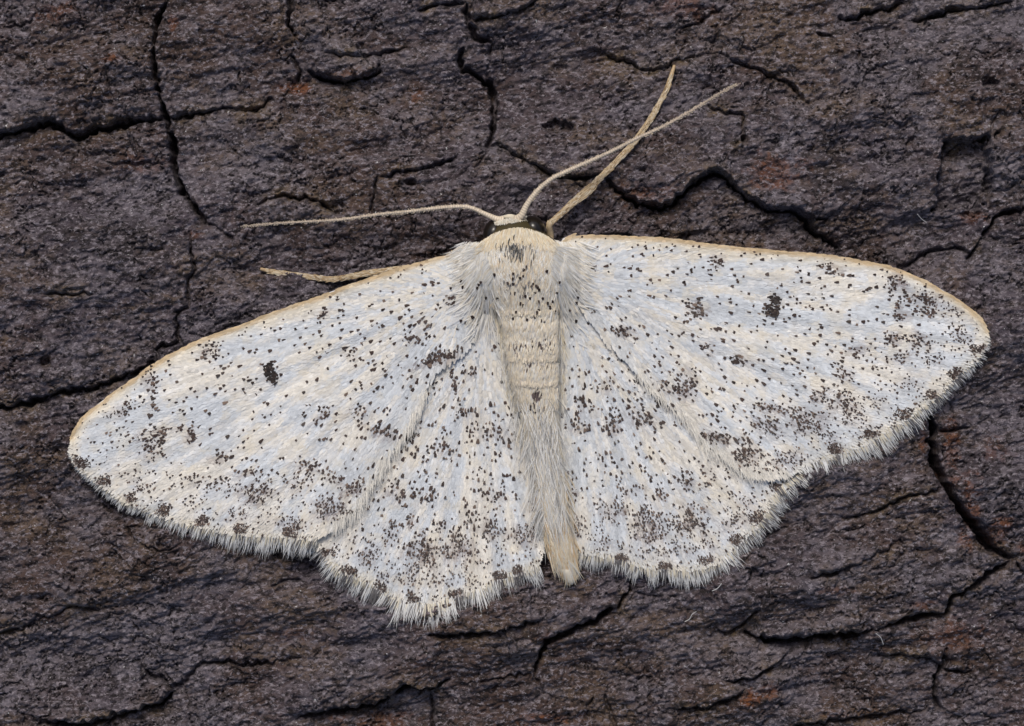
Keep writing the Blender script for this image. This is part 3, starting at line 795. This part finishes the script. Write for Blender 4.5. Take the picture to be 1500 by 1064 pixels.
ysb = np.unique(np.r_[np.linspace(314, 346, 22), np.linspace(346, 620, 150), np.linspace(620, 857, 60)])
nth = 48
tht = np.linspace(0, 2 * np.pi, nth, endpoint=False)
bx, bw, bh, bz = body_at(ysb)
PXb = bx[:, None] + bw[:, None] * np.cos(tht)[None]; HB = bz[:, None] + bh[:, None] * np.sin(tht)[None]
PYb = ysb[:, None] + (5 * np.sin(tht)[None] + 3 * vnoise(PXb, PXb * 0 + 5, 9, 2)) * (smooth(440, 460, ysb) * smooth(640, 610, ysb))[:, None]
HB = HB + .005 * fbm(PXb, PYb, 14, 2, 3) * smooth(330, 345, PYb)
VB = W(PXb, PYb, HB).reshape(-1, 3)
ii = np.arange(len(ysb) * nth).reshape(len(ysb), nth)
FB = np.stack([ii[:-1], np.roll(ii[:-1], -1, 1), np.roll(ii[1:], -1, 1), ii[1:]], -1).reshape(-1, 4)
caps = [np.stack([ii[e, j], ii[e, j + 1], ii[e, nth - 2 - j], ii[e, nth - 1 - j]]) for e in (0, -1) for j in range(nth // 2 - 1)]
FB = np.vstack([FB, np.array(caps)])
cb = np.tile(np.array([.76, .68, .54]), (len(VB), 1))
xx, yy = PXb.ravel(), PYb.ravel()
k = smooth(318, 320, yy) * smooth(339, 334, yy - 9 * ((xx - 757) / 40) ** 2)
cb = cb + (np.array([.055, .042, .018]) - cb) * k[:, None]                              # dark olive brown band across the back of the head

k = smooth(.05, .3, fbm(xx, yy, 24, 3, 5)) * smooth(345, 360, yy) * .35 * smooth(46, 30, np.abs(xx - 764))
cb = cb + (np.array([.42, .40, .37]) - cb) * k[:, None]
k = smooth(1.2, .3, np.hypot((xx - 786) / 8, (yy - 580) / 9) + .5 * vnoise(xx, yy, 5, 1)); cb = cb + (np.array([.05, .03, .028]) - cb) * k[:, None]
for qx, qy, qa, qb, qs in ((758, 508, 16, 9, .5), (798, 500, 17, 7, .6), (788, 590, 18, 8, .35), (775, 535, 34, 5, .3)):
    k = qs * smooth(1.3, .3, np.hypot((xx - qx) / qa, (yy - qy) / qb) + .9 * vnoise(xx, yy, 6, 4)); cb = cb + (np.array([.22, .18, .18]) - cb) * k[:, None]
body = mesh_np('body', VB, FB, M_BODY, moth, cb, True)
body['label'] = 'furry cream body with banded abdomen'


def ellipsoid(name, cx, cy, h, a, b_, c_, rot, mat, parent):
    u = np.linspace(0, np.pi, 20)[1:-1]; v = np.linspace(0, 2 * np.pi, 28, endpoint=False)
    U, Vv = np.meshgrid(u, v, indexing='ij')
    X_ = a * np.sin(U) * np.cos(Vv); Y_ = b_ * np.sin(U) * np.sin(Vv); Z_ = c_ * np.cos(U)
    cr, sr = math.cos(rot), math.sin(rot)
    P = W(cx + X_ * cr - Y_ * sr, cy + X_ * sr + Y_ * cr, h + Z_ / S).reshape(-1, 3)
    i = np.arange(P.shape[0]).reshape(U.shape)
    F = np.stack([i[:-1], i[1:], np.roll(i[1:], -1, 1), np.roll(i[:-1], -1, 1)], -1).reshape(-1, 4)
    n2 = U.shape[1]
    cap = [np.stack([i[e, j], i[e, j + 1], i[e, n2 - 2 - j], i[e, n2 - 1 - j]]) for e in (0, -1) for j in range(n2 // 2 - 1)]
    return mesh_np(name, P, np.vstack([F, np.array(cap)]), mat, parent, np.tile(np.array([.02, .015, .01]), (len(P), 1)), True)


ellipsoid('eye', 723, 340, .105, 15, 20, 22, .35, M_EYE, body)
ellipsoid('eye', 782, 334, .105, 16, 19, 22, -.6, M_EYE, body)

def dome(x, y):
    z = np.full(np.shape(x), -1.0)
    for cx in (717, 811):
        q = 1 - ((x - cx) / 31) ** 2 - ((y - 399) / 50) ** 2
        z = np.maximum(z, np.where(q > 0, .085 + .088 * np.sqrt(np.maximum(q, 0)), -1))
    return z


for cx in (717, 811):
    tg_ = ellipsoid('tegula', cx, 399, .083, 30, 48, .084 * S, 0, M_BODY, body)
    tg_.data.attributes['pigment'].data.foreach_set('color', np.tile(np.array([.80, .76, .68, 1], np.float32), len(tg_.data.vertices)))
    tg_['label'] = 'white haired shoulder lobe over a wing base'

# ---- fur
fr = np.random.default_rng(77)


def fur(name, parent, n, sampler, ang_f, l0, l1, w0, w1, colf, top=body_top, lift=.008, up=.002, curl=.08, len_f=None):
    x, y = sampler(n)
    an = ang_f(x, y) + fr.normal(0, .14, n)
    ln = fr.uniform(l0, l1, n) if len_f is None else len_f(x, y, n)
    h = top(x, y) + up
    ex, ey = x + np.cos(an) * ln, y + np.sin(an) * ln
    he = np.maximum(top(ex, ey), .02) + lift * fr.uniform(.3, 1.3, n)
    c = colf(x, y, n)
    return hairs(name, parent, x, y, h, an, ln, fr.uniform(w0, w1, n), c, h_end=he, curl=curl)


def box_sampler(y0, y1, frac=.95):
    def f(n):
        y = fr.uniform(y0, y1, n); cx, hw, _, _ = body_at(y)
        return cx + hw * frac * np.sin(fr.uniform(-1.5, 1.5, n)), y
    return f


def tones(cols, w):
    cols = np.array(cols); w = np.array(w) / np.sum(w)

    def f(x, y, n):
        return cols[fr.choice(len(cols), n, p=w)] * fr.uniform(.82, 1.12, n)[:, None]
    return f


down = lambda x, y: np.full(len(x), math.pi / 2 + .08)
pale = tones([(.80, .77, .70), (.76, .68, .52), (.70, .58, .42), (.55, .53, .50)], [5, 4, 2, 1])


def all_top(x, y):
    z = body_top(x, y)
    cx, hw, _, _ = body_at(y)
    out = np.abs(x - cx) > hw * .97
    zl = np.where(x < cx, np.where((x < 722) & (y < 505), lf_z(x, y), lh_z(x, y)), np.where((x > 822) & (y < 470), rf_z(x, y), rh_z(x, y)))
    return np.maximum(np.where(out, zl + .004, np.maximum(z, zl)), dome(x, y))


# collar, back, flanks
def collar(n):
    x = 759 + 56 * np.sin(fr.uniform(-1.4, 1.4, n))
    return x, 333 + 21 * ((x - 759) / 54) ** 2 + fr.uniform(0, 17, n)
fur('collar_fur', body, 2600, collar, lambda x, y: math.pi / 2 - (x - 758) / 75, 7, 14, 1.0, 1.9, tones([(.82, .77, .66), (.78, .68, .50), (.74, .61, .43)], [5, 4, 1]), lift=.006)
fur('back_fur', body, 5200, box_sampler(350, 446, .97), lambda x, y: math.pi / 2 + .06 - (x - 763) / 300, 7, 16, .9, 1.7, tones([(.76, .68, .54), (.74, .62, .46), (.80, .77, .70), (.50, .48, .45)], [5, 3, 4, 1]), lift=.006, curl=.04)
fur('back_fur', body, 90, lambda n: (fr.normal(752, 15, n), fr.normal(364, 8, n)), down, 5, 11, .9, 1.7, tones([(.06, .06, .06), (.20, .20, .20)], [1, 1]), lift=.009, up=.006)
fur('back_fur', body, 40, lambda n: (fr.normal(764, 18, n), fr.normal(420, 8, n)), down, 4, 8, 1., 1.8, tones([(.14, .13, .13), (.25, .24, .24)], [1, 1]), lift=.009, up=.006)
fur('back_fur', body, 24, lambda n: (fr.uniform(735, 795, n), fr.uniform(385, 470, n)), down, 4, 6, 3., 4.4, tones([(.05, .034, .03), (.08, .055, .045)], [2, 1]), lift=.010, up=.009)
# the shoulder tufts fan out over the wing bases
white_hair = tones([(.86, .85, .82), (.84, .80, .71), (.80, .72, .58), (.62, .61, .59)], [8, 4, 1.2, .4])
for cxs, sgn in ((711, -1), (818, 1)):
    fur('shoulder_tuft', body, 3600, (lambda n, cxs=cxs, sgn=sgn: (cxs + sgn * np.clip(fr.normal(-1, 14, n), -30, 32), 354 + np.abs(fr.normal(0, 42, n)))), (lambda x, y, cxs=cxs, sgn=sgn: math.pi / 2 - sgn * .10 - (x - cxs) / 30), 14, 36, .7, 1.4, white_hair, top=all_top, lift=.003, up=.004, curl=.03)
    fur('shoulder_tuft', body, 2200, (lambda n, cxs=cxs, sgn=sgn: (cxs + sgn * fr.uniform(-16, 16, n), fr.uniform(360, 400, n))), (lambda x, y, cxs=cxs, sgn=sgn: np.arctan2(y - 366 + 18, sgn * (26 + np.abs(y - 380) * .2))), 12, 32, .7, 1.4, white_hair, top=all_top, lift=.002, up=.003, curl=.03)
    fur('shoulder_tuft', body, 20, (lambda n, cxs=cxs, sgn=sgn: (cxs + sgn * fr.normal(2, 18, n), fr.uniform(395, 470, n))), down, 4, 6, 3.2, 4.6, tones([(.05, .034, .03)], [1]), top=all_top, lift=.012, up=.012)
    # white ridge of hair running down between body and hindwing
    fur('flank_fur', body, 420, (lambda n, cxs=cxs, sgn=sgn: (lambda y: (body_at(y)[0] + sgn * (body_at(y)[1] + 1 + fr.normal(0, 2.5, n)), y))(fr.uniform(430, 590, n))), (lambda x, y, sgn=sgn: math.pi / 2 - .10), 12, 26, .8, 1.5, tones([(.80, .77, .70), (.74, .66, .50), (.50, .48, .45)], [5, 2, 1]), top=all_top, lift=.003, up=.003, curl=.03)
# abdomen: short flat scales ring by ring
def abd(n):
    s = fr.choice(5, n, p=[.2, .2, .2, .2, .2]); y = np.array([448, 482, 516, 552, 588])[s] + fr.uniform(-31, 7, n)
    cx, hw, _, _ = body_at(y)
    return cx + hw * .92 * np.sin(fr.uniform(-1.5, 1.5, n)), y
def abd_col(x, y, n):
    c = np.array([(.82, .75, .62), (.80, .71, .56), (.83, .80, .73), (.66, .62, .57)])[fr.choice(4, n, p=[.4, .25, .25, .1])] * fr.uniform(.85, 1.1, n)[:, None]
    kk = np.zeros(n)
    for qx, qy, qa, qb, qs in ((760, 506, 17, 10, .32), (799, 499, 16, 8, .34), (790, 590, 16, 6, .2), (778, 531, 40, 5, .16), (786, 577, 7, 7, 2.2)):
        kk = np.maximum(kk, qs * smooth(1.3, .3, np.hypot((x - qx) / qa, (y - qy) / qb)))
    m = fr.random(n) < kk
    c[m] = np.array([.15, .115, .11]) * fr.uniform(.4, 1.5, m.sum())[:, None]
    return c
fur('abdomen_scales', body, 4600, abd, down, 6, 12, 1.4, 2.8, abd_col, lift=.006, up=.005, curl=.03)
fur('abdomen_scales', body, 34, lambda n: (fr.uniform(745, 812, n), fr.choice([462, 500, 508, 520, 600], n) + fr.normal(0, 5, n)), down, 4, 6, 3, 4.2, tones([(.05, .034, .03)], [1]), lift=.006, up=.005)
for ry in (458, 526, 563):                                                     # raised hind edge of each segment
    fur('segment_edge', body, 300, (lambda n, ry=ry: (lambda cx, hw: (lambda u: (cx + hw * .93 * u, ry - 7 + 4 * np.sqrt(1 - u * u) + fr.normal(0, 1.6, n)))(np.sin(fr.uniform(-1.45, 1.45, n))))(float(body_at(ry)[0]), float(body_at(ry)[1]))), down, 6, 9, 1.6, 2.8, tones([(.82, .75, .62), (.80, .71, .56), (.66, .60, .53)], [4, 3, 1]), lift=.0105, up=.005, curl=.03)
# long crossing hairs over the rear of the abdomen, then the straw coloured tail tuft
fur('rear_hair', body, 900, lambda n: (lambda y: (body_at(y)[0] + body_at(y)[1] * fr.uniform(-1.15, .9, n), y))(578 + 170 * fr.uniform(0, 1, n) ** .75), lambda x, y: math.pi / 2 + fr.choice([-.40, -.18, .05, .28], len(x)), 26, 66, .6, 1.2, tones([(.84, .83, .80), (.74, .73, .70), (.42, .41, .40), (.82, .75, .62)], [6, 3, 1.3, 2]), top=all_top, lift=.014, up=.004, curl=.06)
fur('tail_tuft', body, 2000, lambda n: (lambda y: (body_at(y)[0] + (body_at(y)[1] + 4) * fr.uniform(-1, 1, n), y))(fr.uniform(690, 824, n)), lambda x, y: np.arctan2(866 - y, (838 + (x - body_at(y)[0]) * .22) - x), 26, 46, 1.1, 2.2, tones([(.76, .64, .46), (.78, .70, .54), (.68, .50, .30), (.78, .75, .68)], [4, 4, 1.5, 4]), top=all_top, lift=-.004, up=.004, curl=.04, len_f=lambda x, y, n: np.minimum(fr.uniform(26, 50, n), (866 - 1.0 * np.abs(x - body_at(y)[0]) - y) * fr.uniform(.8, 1.0, n)))
fur('head_scales', body, 460, lambda n: (lambda x: (x, 322 - (x - 748) * .16 + fr.uniform(-3, 2, n)))(fr.uniform(724, 771, n)), lambda x, y: math.pi / 2 + (748 - x) / 90, 2.5, 5, 1.4, 2.4, tones([(.80, .77, .68), (.74, .66, .54)], [3, 2]), lift=.004, up=.002)


# ------------------------------------------------------------------ antennae and legs
def tube(name, pts, mat, parent, colf, n=160, seg=12, ringed=0.0, bump=0.0):
    """pts: x, y, height (cm), radius (traced units)"""
    Q = catmull(pts, n)
    c = W(Q[:, 0], Q[:, 1], Q[:, 2])
    t = np.gradient(c, axis=0); t /= np.linalg.norm(t, axis=1, keepdims=True)
    s = np.cross(t, [0, 0, 1.]); s /= np.linalg.norm(s, axis=1, keepdims=True) + 1e-9
    u = np.cross(s, t)
    rad = Q[:, 3] / S
    if ringed:
        rad = rad * (1 + ringed * np.where(np.arange(n) % 3 == 0, 1, -.4))
    a = np.linspace(0, 2 * np.pi, seg, endpoint=False)
    rr_ = rad[:, None] * (1 + bump * rng.normal(0, 1, (n, seg)))
    V = c[:, None] + rr_[..., None] * (np.cos(a)[None, :, None] * s[:, None] + np.sin(a)[None, :, None] * u[:, None])
    i = np.arange(n * seg).reshape(n, seg)
    F = np.stack([i[:-1], i[1:], np.roll(i[1:], -1, 1), np.roll(i[:-1], -1, 1)], -1).reshape(-1, 4)
    cap = [np.stack([i[e, j], i[e, j + 1], i[e, seg - 2 - j], i[e, seg - 1 - j]]) for e in (0, -1) for j in range(seg // 2 - 1)]
    return mesh_np(name, V.reshape(-1, 3), np.vstack([F, np.array(cap)]), mat, parent, np.repeat(colf(n)[:, None], seg, 1).reshape(-1, 3), True), Q


def ant_col(n):
    t = np.linspace(0, 1, n)[:, None]
    c = np.array([.66, .56, .43]) * (1 - t) + np.array([.32, .25, .20]) * t
    return c * np.where(np.arange(n) % 3 == 0, .72, 1.06)[:, None]


def seg_heights(pts, h, r):
    return [(x, y, hh, rr) for (x, y), hh, rr in zip(pts, h, r)]


LA = [(738, 322), (727, 321), (707, 312), (687, 304), (667, 303), (633, 306), (600, 310), (550, 315), (500, 322), (450, 325), (400, 328), (352, 332)]
RA = [(757, 321), (764, 316), (772, 300), (787, 280), (807, 263), (833, 250), (867, 235), (900, 220), (933, 203), (967, 188), (1000, 170), (1033, 150), (1067, 130), (1085, 122)]
tube('antenna', seg_heights(LA, np.linspace(.135, .045, len(LA)) + .03 * np.sin(np.linspace(0, 3.1, len(LA))), np.r_[5.5, 4.6, 3.3, 2.9, 2.7, 2.5, 2.3, 2.1, 1.9, 1.7, 1.4, .7]), M_LEG, moth, ant_col, n=330, seg=10, ringed=.09)
tube('antenna', seg_heights(RA, np.linspace(.135, .11, len(RA)) + .05 * np.sin(np.linspace(0, 3.1, len(RA))), np.r_[6, 5.2, 4.2, 3.4, 3.1, 2.9, 2.7, 2.5, 2.4, 2.2, 2.0, 1.7, 1.3, .6]), M_LEG, moth, ant_col, n=330, seg=10, ringed=.09)


for an_o in [o for o in bpy.data.objects if o.name.startswith('antenna')]:
    co = np.zeros(len(an_o.data.vertices) * 3, np.float32); an_o.data.vertices.foreach_get('co', co); co = co.reshape(-1, 10, 3)
    cc_ = co.mean(1); i = rng.integers(30, 325, 900); j = rng.integers(0, 10, 900)
    root_ = co[i, j]; out = root_ - cc_[i]; rr0 = np.linalg.norm(out, axis=1, keepdims=True); out = out / (rr0 + 1e-9)
    fw = cc_[i] - cc_[i - 4]; fw = fw / np.linalg.norm(fw, axis=1, keepdims=True)
    tip_ = root_ + (out * .8 + fw * .7) * rng.uniform(.002, .0055, (900, 1))
    sd_ = np.cross(tip_ - root_, [0, 0, 1.]) + 1e-6; sd_ /= np.linalg.norm(sd_, axis=1, keepdims=True)
    Vb, Fb, Cb = leaf_strips(root_, tip_, np.zeros((900, 3)), np.full(900, .0016), sd_, np.tile(np.array([.60, .50, .38]), (900, 1)), np.tile(np.array([.66, .58, .46]), (900, 1)))
    mesh_np('bristles', Vb, Fb, M_HAIR, an_o, Cb, kind='stuff')


def leg_col(n):
    t = np.linspace(0, 1, n)[:, None]
    return (np.array([.56, .44, .29]) * (1 - t) + np.array([.44, .31, .17]) * t) * rng.uniform(.86, 1.12, n)[:, None]


def bk(x, y):
    return float(np.max(bark_h(np.array([x, x + 3, x - 3, x]), np.array([y, y + 3, y - 3, y]))))


def leg(pts, radii, heights, label):
    P = [(x, y, hh if hh is not None else bk(x, y) + r / S + .002, r) for (x, y), r, hh in zip(pts, radii, heights)]
    o, Q = tube('leg', P, M_LEG, moth, leg_col, n=240, seg=12, bump=.03)
    o['label'] = label
    i = rng.integers(10, 225, 1100)
    t = np.gradient(Q, axis=0)[i]
    an = np.arctan2(t[:, 1], t[:, 0]) + rng.normal(0, .10, len(i))
    off = rng.uniform(-.9, .9, len(i))
    nn = np.stack([-t[:, 1], t[:, 0]], -1); nn /= np.linalg.norm(nn, axis=1, keepdims=True)
    x = Q[i, 0] + nn[:, 0] * off * Q[i, 3]; y = Q[i, 1] + nn[:, 1] * off * Q[i, 3]
    h = Q[i, 2] + Q[i, 3] / S * np.sqrt(1 - off ** 2 * .8)
    c = np.array([(.66, .54, .36), (.50, .36, .20), (.74, .66, .52), (.30, .21, .12)])[rng.choice(4, len(i), p=[.4, .3, .2, .1])]
    hairs('leg_scales', o, x, y, h, an, rng.uniform(5, 9, len(i)), rng.uniform(1., 1.9, len(i)), c, lift=.0012, curl=.03)
    return o


leg([(806, 352), (806, 343), (805, 330), (812, 322), (833, 303), (852, 287), (864, 277), (872, 268), (886, 254), (900, 240), (917, 222), (933, 203), (947, 183), (960, 163), (969, 146), (977, 130), (983, 112), (988, 96)],
    [5.0, 5.2, 4.6, 4.2, 5.0, 6.4, 6.6, 4.4, 4.6, 4.5, 4.2, 4.3, 3.9, 4.1, 3.6, 3.8, 3.2, 2.4],
    [.05, .06, .085, .09, .085, .075, .07, .062, .055, .05, .045, .04] + [None] * 6, 'straw coloured foreleg stretched past the crossing antenna')
leg([(600, 392), (575, 396), (547, 399), (519, 404), (500, 408), (481, 409), (462, 407), (440, 404), (420, 401), (398, 398), (381, 394)],
    [4.6, 4.6, 4.4, 4.0, 4.3, 3.8, 3.9, 3.5, 3.6, 3.0, 2.2],
    [.05, .05, .046, .042] + [None] * 7, 'straw coloured foreleg poking out from below the wing')

# ------------------------------------------------------------------ lint fibres on the bark
def lint(pts, label):
    P = [(x, y, bk(x, y) + .006, .55) for x, y in pts]
    o, _ = tube('lint_fiber', P, M_LEG, None, lambda n: np.tile(np.array([.55, .54, .52]), (n, 1)), n=40, seg=6)
    o['label'] = label; o['category'] = 'fiber'; o['group'] = 'pale fibers lying on the bark'


lint([(1003, 911), (1010, 907), (1014, 900), (1020, 896)], 'tiny pale kinked fibre on bark below the scalloped hindwing')
lint([(1043, 866), (1051, 862), (1057, 855)], 'tiny pale straight fibre on bark close to the hindwing fringe')
lint([(1344, 314), (1350, 321), (1357, 326)], 'short white fibre on bark beside the shallow flake scar')
lint([(1283, 928), (1290, 934), (1294, 944)], 'fine white fibre at the end of the overhanging bark ledge')
